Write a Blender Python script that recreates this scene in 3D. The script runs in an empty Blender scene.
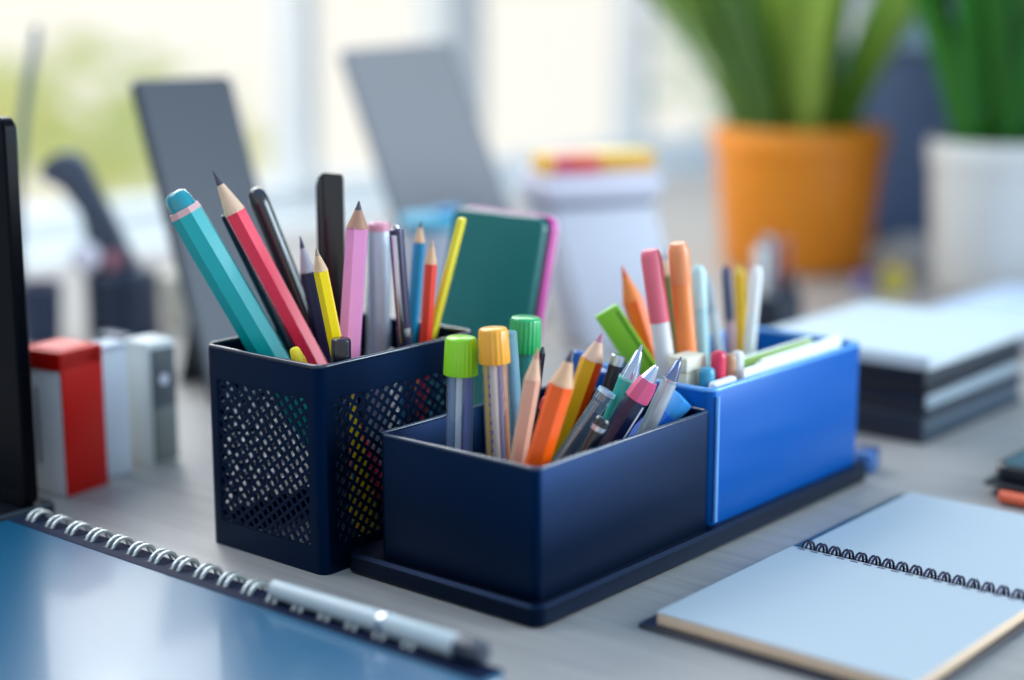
import bpy, bmesh, math, random
from mathutils import Vector, Matrix, Quaternion
S = bpy.context.scene
COL = S.collection
PSI = 0.8758                       # the desk, the tray and the window wall all run along this bearing
UX = Vector((math.cos(PSI), math.sin(PSI), 0)); VX = Vector((-math.sin(PSI), math.cos(PSI), 0))
def W(a, b, z=0.0): return UX*a + VX*b + Vector((0, 0, z))

# ------------------------------------------------------------------ camera
cd = bpy.data.cameras.new('camera'); cam = bpy.data.objects.new('camera', cd); COL.objects.link(cam)
cam.location = (-0.0105, -0.6609, 0.2594); cam.rotation_euler = (math.pi/2 - 0.203, 0, 0)
cd.sensor_width = 36; cd.lens = 1652.84/1024*36; cd.clip_start = 0.02; cd.clip_end = 200
cd.dof.use_dof = True; cd.dof.focus_distance = 0.760; cd.dof.aperture_fstop = 2.2; cd.dof.aperture_blades = 0
S.camera = cam
# ------------------------------------------------------------------ view, world, light
S.view_settings.view_transform = 'Standard'; S.view_settings.look = 'None'
S.view_settings.exposure = 0.12; S.view_settings.gamma = 1.0; S.view_settings.use_curve_mapping = False
S.cycles.use_denoising = True
S.cycles.max_bounces = 10; S.cycles.transparent_max_bounces = 16; S.cycles.caustics_reflective = False; S.cycles.caustics_refractive = False
def lin(h):
    h = h.lstrip('#'); c = [int(h[i:i+2], 16)/255 for i in (0, 2, 4)]
    return tuple(x/12.92 if x <= .04045 else ((x+.055)/1.055)**2.4 for x in c) + (1.0,)
wd = bpy.data.worlds.new('world'); S.world = wd; wd.use_nodes = True
nt = wd.node_tree; nt.nodes.clear(); N = nt.nodes.new; K = nt.links.new
tc = N('ShaderNodeTexCoord'); dt = N('ShaderNodeVectorMath'); dt.operation = 'DOT_PRODUCT'; dt.inputs[1].default_value = VX
K(tc.outputs['Generated'], dt.inputs[0])
mr = N('ShaderNodeMapRange'); mr.interpolation_type = 'SMOOTHSTEP'; K(dt.outputs['Value'], mr.inputs['Value'])
mr.inputs['From Min'].default_value = 0.02; mr.inputs['From Max'].default_value = 0.36
mx = N('ShaderNodeMix'); mx.data_type = 'RGBA'; K(mr.outputs['Result'], mx.inputs['Factor'])
mx.inputs['A'].default_value = (0.76, 0.78, 0.82, 1); mx.inputs['B'].default_value = (1.03, 1.0, 0.905, 1)
sx = N('ShaderNodeSeparateXYZ'); K(tc.outputs['Generated'], sx.inputs[0])
m2 = N('ShaderNodeMapRange'); m2.interpolation_type = 'SMOOTHSTEP'; K(sx.outputs['Z'], m2.inputs['Value'])
m2.inputs['From Min'].default_value = 0.12; m2.inputs['From Max'].default_value = 0.75
mz = N('ShaderNodeMix'); mz.data_type = 'RGBA'; K(m2.outputs['Result'], mz.inputs['Factor']); K(mx.outputs['Result'], mz.inputs['A'])
mz.inputs['B'].default_value = (0.46, 0.75, 1.10, 1)
bg = N('ShaderNodeBackground'); K(mz.outputs['Result'], bg.inputs['Color']); bg.inputs['Strength'].default_value = 1.0
wo = N('ShaderNodeOutputWorld'); K(bg.outputs[0], wo.inputs['Surface'])
def area(name, loc, target, sx_, sy_, power, color, spread=180):
    l = bpy.data.lights.new(name, 'AREA'); l.shape = 'RECTANGLE'; l.size = sx_; l.size_y = sy_; l.energy = power; l.color = color; l.spread = math.radians(spread)
    o = bpy.data.objects.new(name, l); COL.objects.link(o); o.location = loc
    o.rotation_euler = (Vector(target)-Vector(loc)).to_track_quat('-Z', 'Y').to_euler(); return o
area('window_daylight', W(0.1, 1.02, 0.95), W(0.3, 0.1, 0), 1.6, 0.7, 16, (0.92, 0.96, 1.0))
area('side_fill', (1.20, -.02, .42), (.05, .05, .04), 1.0, .6, 5.2, (0.70, 0.87, 1.0), 85)  # unseen fill lamp added at the right to put sheen on right-hand faces
area('window_daylight', W(.95, 1.03, .78), W(.9, .25, .05), 1.3, .75, 9, (1.0, 0.97, 0.90))
# ------------------------------------------------------------------ materials
MATS = {}
def mat(h, rough=0.5, metal=0.0, spec=0.5, coat=0.0, var=0.05, scale=60, transl=0.0, key=None, tint=None):
    k = (h, rough, metal, spec, coat, var, scale, transl, tint)
    if k in MATS: return MATS[k]
    m = bpy.data.materials.new(key or 'mat_'+h.strip('#')); m.use_nodes = True; t = m.node_tree; b = t.nodes['Principled BSDF']
    c = lin(h) if isinstance(h, str) else h
    n = t.nodes.new('ShaderNodeTexNoise'); n.inputs['Scale'].default_value = scale; n.inputs['Detail'].default_value = 3
    co = t.nodes.new('ShaderNodeTexCoord'); t.links.new(co.outputs['Object'], n.inputs['Vector'])
    r = t.nodes.new('ShaderNodeMix'); r.data_type = 'RGBA'; t.links.new(n.outputs['Fac'], r.inputs['Factor'])
    r.inputs['A'].default_value = tuple(x*(1-var) for x in c[:3])+(1,); r.inputs['B'].default_value = tuple(min(1, x*(1+var)) for x in c[:3])+(1,)
    t.links.new(r.outputs['Result'], b.inputs['Base Color'])
    b.inputs['Roughness'].default_value = rough; b.inputs['Metallic'].default_value = metal
    b.inputs['Specular IOR Level'].default_value = spec; b.inputs['Coat Weight'].default_value = coat; b.inputs['Coat Roughness'].default_value = .08
    if tint: b.inputs['Specular Tint'].default_value = lin(tint)
    if transl:
        tr = t.nodes.new('ShaderNodeBsdfTranslucent'); t.links.new(r.outputs['Result'], tr.inputs['Color'])
        ms = t.nodes.new('ShaderNodeMixShader'); ms.inputs[0].default_value = transl
        t.links.new(b.outputs[0], ms.inputs[1]); t.links.new(tr.outputs[0], ms.inputs[2])
        t.links.new(ms.outputs[0], t.nodes['Material Output'].inputs['Surface'])
    MATS[k] = m; return m
def clear(h, gloss=0.12, key='clear_plastic', milk=0.0):
    k = ('clear', h, gloss, milk)
    if k in MATS: return MATS[k]
    m = bpy.data.materials.new(key); m.use_nodes = True; t = m.node_tree; t.nodes.remove(t.nodes['Principled BSDF'])
    a = t.nodes.new('ShaderNodeBsdfTransparent'); a.inputs['Color'].default_value = lin(h)
    g = t.nodes.new('ShaderNodeBsdfGlossy'); g.inputs['Roughness'].default_value = .06
    f = t.nodes.new('ShaderNodeFresnel'); ge = t.nodes.new('ShaderNodeNewGeometry')      # the same film of reflection on both faces of the sheet
    io = t.nodes.new('ShaderNodeMapRange'); io.inputs['To Min'].default_value = 1.45; io.inputs['To Max'].default_value = 1/1.45
    t.links.new(ge.outputs['Backfacing'], io.inputs['Value']); t.links.new(io.outputs['Result'], f.inputs['IOR'])
    ad = t.nodes.new('ShaderNodeMath'); ad.operation = 'ADD'; ad.use_clamp = True; t.links.new(f.outputs[0], ad.inputs[0]); ad.inputs[1].default_value = gloss*.3
    ms = t.nodes.new('ShaderNodeMixShader'); t.links.new(ad.outputs[0], ms.inputs[0]); t.links.new(a.outputs[0], ms.inputs[1]); t.links.new(g.outputs[0], ms.inputs[2])
    out = ms
    if milk:
        d = t.nodes.new('ShaderNodeBsdfDiffuse'); d.inputs['Color'].default_value = lin(h); out = t.nodes.new('ShaderNodeMixShader'); out.inputs[0].default_value = milk
        t.links.new(ms.outputs[0], out.inputs[1]); t.links.new(d.outputs[0], out.inputs[2])
    t.links.new(out.outputs[0], t.nodes['Material Output'].inputs['Surface']); MATS[k] = m; return m
def wood_desk():
    m = bpy.data.materials.new('desk_wood'); m.use_nodes = True; t = m.node_tree; b = t.nodes['Principled BSDF']
    co = t.nodes.new('ShaderNodeTexCoord'); mp = t.nodes.new('ShaderNodeMapping'); mp.inputs['Scale'].default_value = (55, 3.2, 5)
    t.links.new(co.outputs['Object'], mp.inputs['Vector'])
    n = t.nodes.new('ShaderNodeTexNoise'); n.inputs['Scale'].default_value = 2.4; n.inputs['Detail'].default_value = 6; n.inputs['Distortion'].default_value = .6
    t.links.new(mp.outputs[0], n.inputs['Vector'])
    r = t.nodes.new('ShaderNodeValToRGB'); r.color_ramp.elements[0].position = .3; r.color_ramp.elements[1].position = .72
    r.color_ramp.elements[0].color = lin('#928c87'); r.color_ramp.elements[1].color = lin('#a39c96')
    t.links.new(n.outputs['Fac'], r.inputs['Fac']); t.links.new(r.outputs[0], b.inputs['Base Color'])
    b.inputs['Roughness'].default_value = .38; b.inputs['Specular IOR Level'].default_value = .4
    bp = t.nodes.new('ShaderNodeBump'); bp.inputs['Strength'].default_value = .05; bp.inputs['Distance'].default_value = .001
    t.links.new(n.outputs['Fac'], bp.inputs['Height']); t.links.new(bp.outputs[0], b.inputs['Normal']); return m

# ------------------------------------------------------------------ object helpers
def obj(name, bm, m, parent=None, ang=35, flat=False):
    bmesh.ops.recalc_face_normals(bm, faces=bm.faces[:])
    me = bpy.data.meshes.new(name); bm.to_mesh(me); bm.free(); me.materials.append(m)
    if not flat:
        me.polygons.foreach_set('use_smooth', [True]*len(me.polygons)); me.set_sharp_from_angle(angle=math.radians(ang))
    o = bpy.data.objects.new(name, me); COL.objects.link(o)
    if parent: o.parent = parent
    return o
def tag(o, label, cat, group=None):
    o['label'] = label; o['category'] = cat
    if group: o['group'] = group
    return o
def thing(name, label, cat, loc=(0, 0, 0), rz=0.0, group=None, rot=None):
    o = bpy.data.objects.new(name, None); COL.objects.link(o); o.empty_display_size = .01; o.location = loc
    if rot is not None: o.rotation_mode = 'QUATERNION'; o.rotation_quaternion = rot
    else: o.rotation_euler = (0, 0, rz)
    return tag(o, label, cat, group)
def struct(o): o['kind'] = 'structure'; return o
def put(bm, src, M=None):
    if M is not None: bmesh.ops.transform(src, matrix=M, verts=src.verts[:])
    tmp = bpy.data.meshes.new('t'); src.to_mesh(tmp); src.free(); bm.from_mesh(tmp); bpy.data.meshes.remove(tmp)
def box(x0, x1, y0, y1, z0, z1, bev=0.0, seg=2, M=None, into=None):
    b = bmesh.new(); bmesh.ops.create_cube(b, size=1.0)
    bmesh.ops.transform(b, matrix=Matrix.Translation(((x0+x1)/2, (y0+y1)/2, (z0+z1)/2)) @ Matrix.Diagonal((x1-x0, y1-y0, z1-z0, 1)), verts=b.verts[:])
    if bev > 0: bmesh.ops.bevel(b, geom=b.edges[:]+b.verts[:], offset=bev, segments=seg, affect='EDGES', profile=.5)
    if into is not None: put(into, b, M); return into
    if M is not None: bmesh.ops.transform(b, matrix=M, verts=b.verts[:])
    return b
def outline(x0, x1, y0, y1, r, n=5):
    out = []
    for cx, cy, a in ((x1-r, y0+r, -90), (x1-r, y1-r, 0), (x0+r, y1-r, 90), (x0+r, y0+r, 180)):
        for k in range(n+1):
            t = math.radians(a+90*k/n); out.append((cx+r*math.cos(t), cy+r*math.sin(t)))
    return out
def loft(rings, cap0=True, cap1=True, into=None, closed=True):
    b = into if into is not None else bmesh.new()
    vs = [[b.verts.new(p) for p in r] for r in rings]; n = len(vs[0])
    for i in range(len(vs)-1):
        for j in range(n if closed else n-1):
            try: b.faces.new((vs[i][j], vs[i][(j+1) % n], vs[i+1][(j+1) % n], vs[i+1][j]))
            except ValueError: pass
    if cap0: b.faces.new(vs[0][::-1])
    if cap1: b.faces.new(vs[-1])
    return b
def slab(x0, x1, y0, y1, z0, z1, r, bev=.0006, into=None):      # a plate with rounded corners and softened edges
    rings = []
    for z, d in ((z0, bev), (z0+bev, 0), (z1-bev, 0), (z1, bev)):
        rings.append([(x, y, z) for x, y in outline(x0+d, x1-d, y0+d, y1-d, max(r-d, .0002))])
    return loft(rings, into=into)
def tub(x0, x1, y0, y1, z0, z1, th, r, fl=.002, lip=.0006):      # an open box with real walls and floor
    o = outline(x0, x1, y0, y1, r); i = outline(x0+th, x1-th, y0+th, y1-th, max(r-th, .0004))
    L = lambda pts, z: [(x, y, z) for x, y in pts]
    mid = outline(x0+lip*.6, x1-lip*.6, y0+lip*.6, y1-lip*.6, max(r-lip*.6, .0004))
    mid2 = outline(x0+th-lip*.6, x1-th+lip*.6, y0+th-lip*.6, y1-th+lip*.6, max(r-th+lip*.6, .0004))
    return loft([L(mid, z0), L(o, z0+lip), L(o, z1-lip), L(mid, z1), L(mid2, z1), L(i, z1-lip), L(i, z0+fl)])
def ring_tube(pts, r, closed=True, n=8, into=None, up=Vector((0, 0, 1)), caps=True):
    b = into if into is not None else bmesh.new(); P = [Vector(p) for p in pts]; m = len(P); rings = []
    for k in range(m):
        a = P[k-1] if (closed or k > 0) else P[k]; c = P[(k+1) % m] if (closed or k < m-1) else P[k]
        t = (c-a).normalized(); s = t.cross(up)
        if s.length < 1e-4: s = t.cross(Vector((1, 0, 0)))
        s.normalize(); w = s.cross(t); rr = r[k] if isinstance(r, (list, tuple)) else r
        rings.append([b.verts.new(P[k]+s*rr*math.cos(2*math.pi*q/n)+w*rr*math.sin(2*math.pi*q/n)) for q in range(n)])
    for k in range(m if closed else m-1):
        for q in range(n): b.faces.new((rings[k][q], rings[k][(q+1) % n], rings[(k+1) % m][(q+1) % n], rings[(k+1) % m][q]))
    if not closed and caps: b.faces.new(rings[0][::-1]); b.faces.new(rings[-1])
    return b
def lathe(prof, n=24, into=None, sx=1.0, sy=1.0, rot=0.0, off=(0, 0)):      # prof: (z, r) from one end to the other
    rings = []
    for z, r in prof:
        r = max(r, 1e-5)
        rings.append([(off[0]+sx*r*math.cos(2*math.pi*q/n+rot), off[1]+sy*r*math.sin(2*math.pi*q/n+rot), z) for q in range(n)])
    return loft(rings, into=into)
def aim(B, T): return (Vector(T)-Vector(B)).to_track_quat('Z', 'Y')
class Stick:
    """a pen-like thing standing from point B to point T; parts are turned about its own axis, s measured down from the top"""
    def __init__(s, name, label, cat, spec, group=None, roll=0.0, face=None):
        T, B, r = spec; s.r = r; s.L = (Vector(T)-Vector(B)).length
        q = aim(B, T)
        if face is not None: d = q.inverted() @ Vector(face); roll = math.atan2(d.y, d.x)+math.pi/2      # turn local -y towards that bearing
        s.t = thing(name, label, cat, B, group=group, rot=q @ Quaternion((0, 0, 1), roll))
    def part(s, name, m, prof, n=20, ang=35, **kw):
        return obj(name, lathe([(0.0 if d is None else s.L-d, r) for d, r in prof], n, **kw), m, s.t, ang)
    def blk(s, name, m, d0, d1, hx, hy, bev=.0008, ox=0, oy=0):
        z1 = s.L-d0; z0 = s.L-d1 if d1 is not None else 0.0
        return obj(name, box(ox-hx, ox+hx, oy-hy, oy+hy, z0, z1, bev), m, s.t)
WOOD = mat('#d9b08c', .65, var=.12, scale=300)
LEAD = mat('#3b3540', .45)
STEEL = mat('#c9cdd6', .22, metal=1.0); DKSTEEL = mat('#6d7280', .3, metal=1.0)
INK = mat('#0d1226', .35); BLACK = mat('#0b0c12', .35)
def pencil(name, label, spec, color, group, cone=None, lead=None, wood=None, n=6, roll=0.3, rough=.32, face=None):
    s = Stick(name, label, 'pencil', spec, group, roll, face); r = s.r; cone = cone or r*4.2; lm = lead or LEAD; ll = cone*.34
    s.part('barrel', mat(color, rough, spec=.4, coat=.08), [(cone*.96, r*.93), (cone*1.08, r), (None, r)], n, 20)
    sw = s.part('sharpened_wood', wood or WOOD, [(ll*.9, r*.30), (cone*1.02, r*.97)], 16, 60)
    s.part('lead', lm, [(0, r*.06), (ll*.25, r*.12), (ll, r*.34)], 12, 60).parent = sw
    return s

CUP = {
 'teal_marker': ((-0.1695,0.1145,0.1709),(-0.0815,0.1227,0.005),0.0085),
 'navy_under': ((-0.1479,0.1288,0.1586),(-0.0835,0.1469,0.005),0.0032),
 'coral': ((-0.1517,0.1197,0.1802),(-0.0658,0.125,0.005),0.0054),
 'black_pen': ((-0.1364,0.1442,0.1694),(-0.0752,0.1419,0.005),0.0048),
 'navy': ((-0.1124,0.1274,0.1482),(-0.0872,0.1371,0.005),0.0038),
 'yellow': ((-0.1001,0.0878,0.1482),(-0.077,0.106,0.005),0.0035),
 'ruler': ((-0.1011,0.1619,0.1754),(-0.0999,0.1553,0.005),0.0063),
 'pink': ((-0.0824,0.1129,0.1668),(-0.0951,0.1043,0.005),0.0054),
 'silver': ((-0.0776,0.1675,0.1496),(-0.0799,0.1674,0.005),0.0059),
 'clip': ((-0.0665,0.1311,0.1516),(-0.0569,0.1285,0.005),0.0035),
 'clip2': ((-0.0833,0.1837,0.1267),(-0.0902,0.1757,0.005),0.0018),
 'blue': ((-0.056,0.1614,0.1514),(-0.0701,0.1578,0.005),0.003),
 'red': ((-0.0492,0.1375,0.1453),(-0.0599,0.1381,0.005),0.0032),
 'strip': ((-0.0351,0.1478,0.1542),(-0.0739,0.1504,0.005),0.0034),
 'stub': ((-0.111,0.0845,0.1022),(-0.0796,0.0971,0.005),0.0034),
 'cap': ((-0.089,0.0827,0.1073),(-0.091,0.0813,0.005),0.0046),
}
BOX = {
 'lime': ((-0.0332,0.0659,0.1112),(-0.0358,0.0645,0.0153),0.0069),
 'orangecap': ((-0.0189,0.06,0.1165),(-0.0147,0.0581,0.0153),0.0067),
 'green': ((-0.0038,0.115,0.1109),(-0.0093,0.1152,0.0153),0.0074),
 'aqua': ((-0.0119,0.0699,0.1131),(-0.0049,0.0688,0.0153),0.0036),
 'wood': ((0.0008,0.0437,0.1108),(-0.0155,0.0421,0.0153),0.0038),
 'darkw': ((0.0041,0.1008,0.0993),(-0.0064,0.1013,0.0153),0.0019),
 'blackred': ((0.0062,0.0851,0.0784),(-0.012,0.0884,0.0153),0.003),
 'orange': ((0.0151,0.0278,0.1133),(-0.0134,0.0308,0.0153),0.0055),
 'blackmid': ((0.0279,0.1332,0.0854),(-0.001,0.1335,0.0153),0.003),
 'bluemid': ((0.0233,0.1427,0.0884),(0.0065,0.1412,0.0153),0.0033),
 'yelor': ((0.0329,0.1209,0.1019),(0.0035,0.1221,0.0153),0.0057),
 'clear': ((0.0338,0.081,0.0832),(-0.0095,0.0791,0.0153),0.0041),
 'clipb': ((0.0302,0.0475,0.0784),(-0.0019,0.0462,0.0153),0.0036),
 'sild': ((0.0409,0.1151,0.0923),(0.0198,0.1127,0.0153),0.0036),
 'teal': ((0.0497,0.0886,0.1028),(0.0181,0.0893,0.0153),0.0049),
 'navyp': ((0.055,0.0681,0.0973),(0.0076,0.0725,0.0153),0.0057),
 'silv': ((0.068,0.089,0.097),(0.0322,0.0896,0.0153),0.0038),
 'blk': ((0.071,0.1048,0.0736),(0.013,0.1037,0.0153),0.0049),
}
REAR = {
 'limestrip': ((0.0364,0.1507,0.1076),(0.0958,0.1675,0.0153),0.006),
 'orangep': ((0.0455,0.171,0.1266),(0.0814,0.1745,0.0153),0.0054),
 'pinkm': ((0.057,0.1395,0.1396),(0.076,0.1406,0.0153),0.0052),
 'dk': ((0.0684,0.1885,0.1312),(0.083,0.1901,0.0153),0.0027),
 'orangem': ((0.0703,0.137,0.1434),(0.0849,0.1517,0.0153),0.0052),
 'tealp': ((0.0855,0.1823,0.1248),(0.0929,0.1805,0.0153),0.0041),
 'greyp': ((0.0941,0.2191,0.1135),(0.1128,0.2098,0.0153),0.0027),
 'navyp': ((0.1052,0.2225,0.1184),(0.1144,0.2229,0.0153),0.0027),
 'yel': ((0.1132,0.2294,0.119),(0.1203,0.2317,0.0153),0.0035),
 'wh': ((0.1189,0.2018,0.1217),(0.1128,0.2023,0.0153),0.0033),
}
# ================================================================== the room
fl = struct(obj('floor', box(-3, 6, -3, 1.5, -.80, -.75), mat('#8b8d92', .5)));  fl.rotation_euler = (0, 0, PSI)
VW = 1.10                                     # the window wall stands along the desk's long side
def wbox(name, a0, a1, b0, b1, z0, z1, m, bev=0.0, kind=True, parent=None):
    o = obj(name, box(a0, a1, b0, b1, z0, z1, bev), m, parent)
    if parent is None: o.rotation_euler = (0, 0, PSI)
    if kind: struct(o)
    return o
WALLM = mat('#d3d9da', .7); FRM = mat('#eceeee', .45)
wbox('wall_window_side', -2.0, 4.2, VW, VW+.12, -.75, -.03, WALLM)
wbox('wall_left_blocker', -2.0, .2, VW, VW+.12, -.03, 1.9, mat('#a9b0b4', .7))  # unseen solid stretch, added to keep window light off the left faces
wbox('wall_right', 2.35, 2.47, -1.6, VW, -.75, 1.9, mat('#7f99ad', .7))
wbox('trim_1', -2.0, 2.35, VW-.09, VW+.12, -.03, .0, mat('#d9dedd', .45), .006)      # the window ledge
EDG = [.2, .915, 1.205, 1.63, 2.35]
FWS = [.02, .014, .042, .014, .02]
for i in range(4):
    a0, a1 = EDG[i], EDG[i+1]
    w = thing('window_%d' % (i+1), 'tall bright window in the wall behind the desk', 'window', W(0, 0), PSI); struct(w)
    for k in ('label', 'category'): del w[k]
    b = bmesh.new(); fw = .01
    for x0, x1, z0, z1 in ((a0, a0+FWS[i], 0, 1.9), (a1-FWS[i+1], a1, 0, 1.9), (a0, a1, 0, .035), (a0, a1, 1.86, 1.9)):
        box(x0, x1, VW, VW+.06, z0, z1, .003, into=b)
    struct(obj('window_frame', b, FRM, w)); struct(obj('window_pane', box(a0+fw*.5, a1-fw*.5, VW+.02, VW+.026, .02, 1.88), clear('#ffffff', .0, 'window_glass'), w))
# what stands outside the window
def crown(cx, cz, r, n, seed, zs=1.0):
    rnd = random.Random(seed); b = bmesh.new()
    for _ in range(n):
        d = Vector((rnd.gauss(0, 1), rnd.gauss(0, 1), rnd.gauss(0, 1))).normalized()*r*rnd.uniform(.55, 1.0); d.z *= zs
        s = rnd.uniform(.14, .26)*r; nrm = Vector((rnd.gauss(0, 1), rnd.gauss(0, 1), rnd.gauss(0, 1))).normalized()
        q = nrm.to_track_quat('Z', 'Y')
        vs = [b.verts.new(Vector((0, 0, cz))+d+q @ Vector(p)) for p in ((-s, 0, 0), (0, -s*.5, .05*s), (s, 0, 0), (0, s*.5, .05*s))]
        b.faces.new(vs)
    return b
def tree(label, loc, r, h, col, seed):
    t = thing('garden_tree', label, 'tree', loc, group=None)
    obj('crown', crown(0, h, r, 190, seed, .8), mat(col, .8, transl=.5), t, flat=True)
    obj('trunk', ring_tube([(0, 0, 0), (.05, 0, h*.5), (0, .05, h)], [.16, .12, .07], closed=False), mat('#7a6a58', .8), t)
tree('yellow-green tree outside the window, at the upper left', (-2.3, 8.2, -5.0), 1.05, 4.25, '#efeeaa', 1)
tree('grey-green tree outside the window, left of the plants', (1.55, 9.0, -5.0), .75, 5.0, '#cfe0c4', 2)
tree('small pale green tree outside the window, behind the tilted grey display', (-3.9, 10.5, -5.0), .55, 3.1, '#eef0d2', 3)

# ================================================================== the desk
dk = thing('desk', 'wide pale grey-brown wooden desk carrying everything', 'desk', W(0, 0, -.75), PSI)
top = obj('tabletop', box(-.62, 1.75, -.95, 1.0, .715, .75, .003), wood_desk(), dk)
for x in (-.52, 1.65):
    for y in (-.85, .9): obj('leg', box(x-.03, x+.03, y-.03, y+.03, 0, .715, .004), mat('#4a4d55', .4), dk)

# ================================================================== tray, cup and boxes
NAVY = mat('#010916', .40, spec=.52, var=.03, tint='#2a8cff')
BASEM = mat('#02060f', .42, spec=.35, var=.03, tint='#6fa4ff')
t = thing('organizer_tray', 'long flat black tray carrying the black box and the blue box', 'tray', W(0, 0, 0), PSI)
obj('tray_plate', slab(-.005, .2855, -.005, .1105, 0.0, .0102, .006, .0016), BASEM, t)
# black mesh pencil cup
CU0, CU1, CV0, CV1, CH = -.0156, .091, .1126, .1920, .0980
cup = thing('pencil_cup', 'tall black metal mesh pencil cup left of the tray', 'pencil cup', W(CU0, CV0, 0), PSI)
w_, d_ = CU1-CU0, CV1-CV0
frame = bmesh.new(); th = .0012; rr = .005; zb, zt = .0125, .083; mL, mS = .0085, .0065
def shell(pts, z0, z1, closed=True):
    o = [(x, y) for x, y in pts]; c = Vector((w_/2, d_/2))
    n = len(o); nor = []
    for k in range(n):
        a = Vector(o[k-1] if (closed or k) else o[k]); e = Vector(o[(k+1) % n] if (closed or k < n-1) else o[k]); tt = (e-a).normalized(); nor.append(Vector((-tt.y, tt.x)))
    inn = [(o[k][0]+nor[k].x*th, o[k][1]+nor[k].y*th) for k in range(n)]
    R4 = [[(x, y, z0) for x, y in o], [(x, y, z1) for x, y in o], [(x, y, z1) for x, y in inn], [(x, y, z0) for x, y in inn]]
    b = bmesh.new(); V = [[b.verts.new(p) for p in r] for r in R4]
    for q in range(4):
        A, B = V[q], V[(q+1) % 4]
        for k in range(n if closed else n-1): b.faces.new((A[k], A[(k+1) % n], B[(k+1) % n], B[k]))
    if not closed:
        b.faces.new([V[q][0] for q in range(4)]); b.faces.new([V[q][-1] for q in range(4)][::-1])
    put(frame, b)
full = outline(0, w_, 0, d_, rr, 6)
shell(full, zt, CH); shell(full, 0, zb)
q7 = 7
for c in range(4):
    arc = full[c*q7:(c+1)*q7]; a0, a1 = Vector(arc[0]), Vector(arc[-1])
    e0 = [Vector((0, -1)), Vector((1, 0)), Vector((0, 1)), Vector((-1, 0))][c]      # outward normals of the side before
    before = Vector((-e0.y, e0.x)); n1 = Vector((before.x, before.y)); after = Vector((-n1.y, n1.x))
    ext0 = a0 - before*(mL-rr if True else 0); ext1 = a1 + after*(mL-rr)
    shell([tuple(ext0)]+arc+[tuple(ext1)], zb, zt, False)
obj('frame', frame, NAVY, cup, 40)
obj('floor_plate', slab(.001, w_-.001, .001, d_-.001, .0004, .0018, .004, .0003), NAVY, cup)
obj('rim', ring_tube([(x, y, CH) for x, y in outline(.0006, w_-.0006, .0006, d_-.0006, rr, 6)], .0011), mat('#1a2338', .22, spec=.7, coat=.4), cup, 60)
def mesh_panel(Lx, z0, z1, place):            # punched lattice: two families of slanted bars
    b = bmesh.new(); h = z1-z0; pit = .0044; wd_ = .00092
    for s, ang in ((1, 52), (-1, 38)):
        t_ = math.radians(ang); dx, dz = math.cos(t_), s*math.sin(t_); nx, nz = -dz, dx; m_ = Lx*abs(nx)+h*abs(nz)
        k = -int(m_/pit)-1
        while k*pit < m_+pit:
            px, pz = Lx/2+nx*k*pit, h/2+nz*k*pit; k += 1
            lo, hi = -9, 9
            for p0, d0, mx_ in ((px, dx, Lx), (pz, dz, h)):
                u_, v_ = (0-p0)/d0, (mx_-p0)/d0; lo = max(lo, min(u_, v_)); hi = min(hi, max(u_, v_))
            if hi-lo < .001: continue
            tt = .0004
            e = bmesh.new(); bmesh.ops.create_cube(e, size=1)
            M = Matrix.Translation((px+dx*(lo+hi)/2, 0, pz+dz*(lo+hi)/2+z0)) @ Matrix(((dx, 0, nx, 0), (0, 1, 0, 0), (dz, 0, nz, 0), (0, 0, 0, 1))) @ Matrix.Diagonal((hi-lo, tt*2 if s > 0 else tt*1.8, wd_*2*.86, 1))
            put(b, e, M)
    for x0, x1, a, c in ((0, Lx, z0, z0+.0012), (0, Lx, z1-.0012, z1), (0, .0012, z0, z1), (Lx-.0012, Lx, z0, z1)):
        box(x0, x1, -.0004, .0004, a, c, into=b)
    bmesh.ops.transform(b, matrix=place, verts=b.verts[:]); return b
ML2 = mL-.0005
for Lx, M in ((w_-2*ML2, Matrix.Translation((ML2, th*.6, 0))), (w_-2*ML2, Matrix.Translation((ML2, d_-th*.6, 0))),
              (d_-2*ML2, Matrix.Translation((th*.6, ML2, 0)) @ Matrix.Rotation(math.pi/2, 4, 'Z')), (d_-2*ML2, Matrix.Translation((w_-th*.6, ML2, 0)) @ Matrix.Rotation(math.pi/2, 4, 'Z'))):
    obj('mesh_panel', mesh_panel(Lx, zb-.0005, zt+.0005, M), NAVY, cup, flat=True)
# black box
bb = thing('desk_box', 'open black box full of pens at the front of the tray', 'desk box', W(0, 0, .0102), PSI)
obj('box_body', tub(0, .1316, 0, .0923, 0, .0578, .0016, .004), NAVY, bb, 40)
obj('rim', ring_tube([(x, y, .0578) for x, y in outline(.0008, .1308, .0008, .0915, .0035, 5)], .0010), mat('#27344c', .22, spec=.7, coat=.5), bb, 60)
# blue box
BLUE = mat('#034f9c', .34, spec=.4, coat=.05, var=.04, tint='#6fb0ff')
bl = thing('desk_box', 'open bright blue box on the right end of the tray', 'desk box', W(.1326, 0, .0102), PSI)
obj('box_body', tub(0, .1480, 0, .0755, 0, .0668, .0026, .005, lip=.0010), BLUE, bl, 40)
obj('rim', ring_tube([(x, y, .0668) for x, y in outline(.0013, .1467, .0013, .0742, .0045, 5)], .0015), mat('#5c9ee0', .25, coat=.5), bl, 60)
obj('corner_strip', ring_tube([(.0035, -.0006, .002), (.0035, -.0006, .064)], .0011, closed=False), mat('#6ba6e8', .25, coat=.5), bl, 60)

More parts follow.
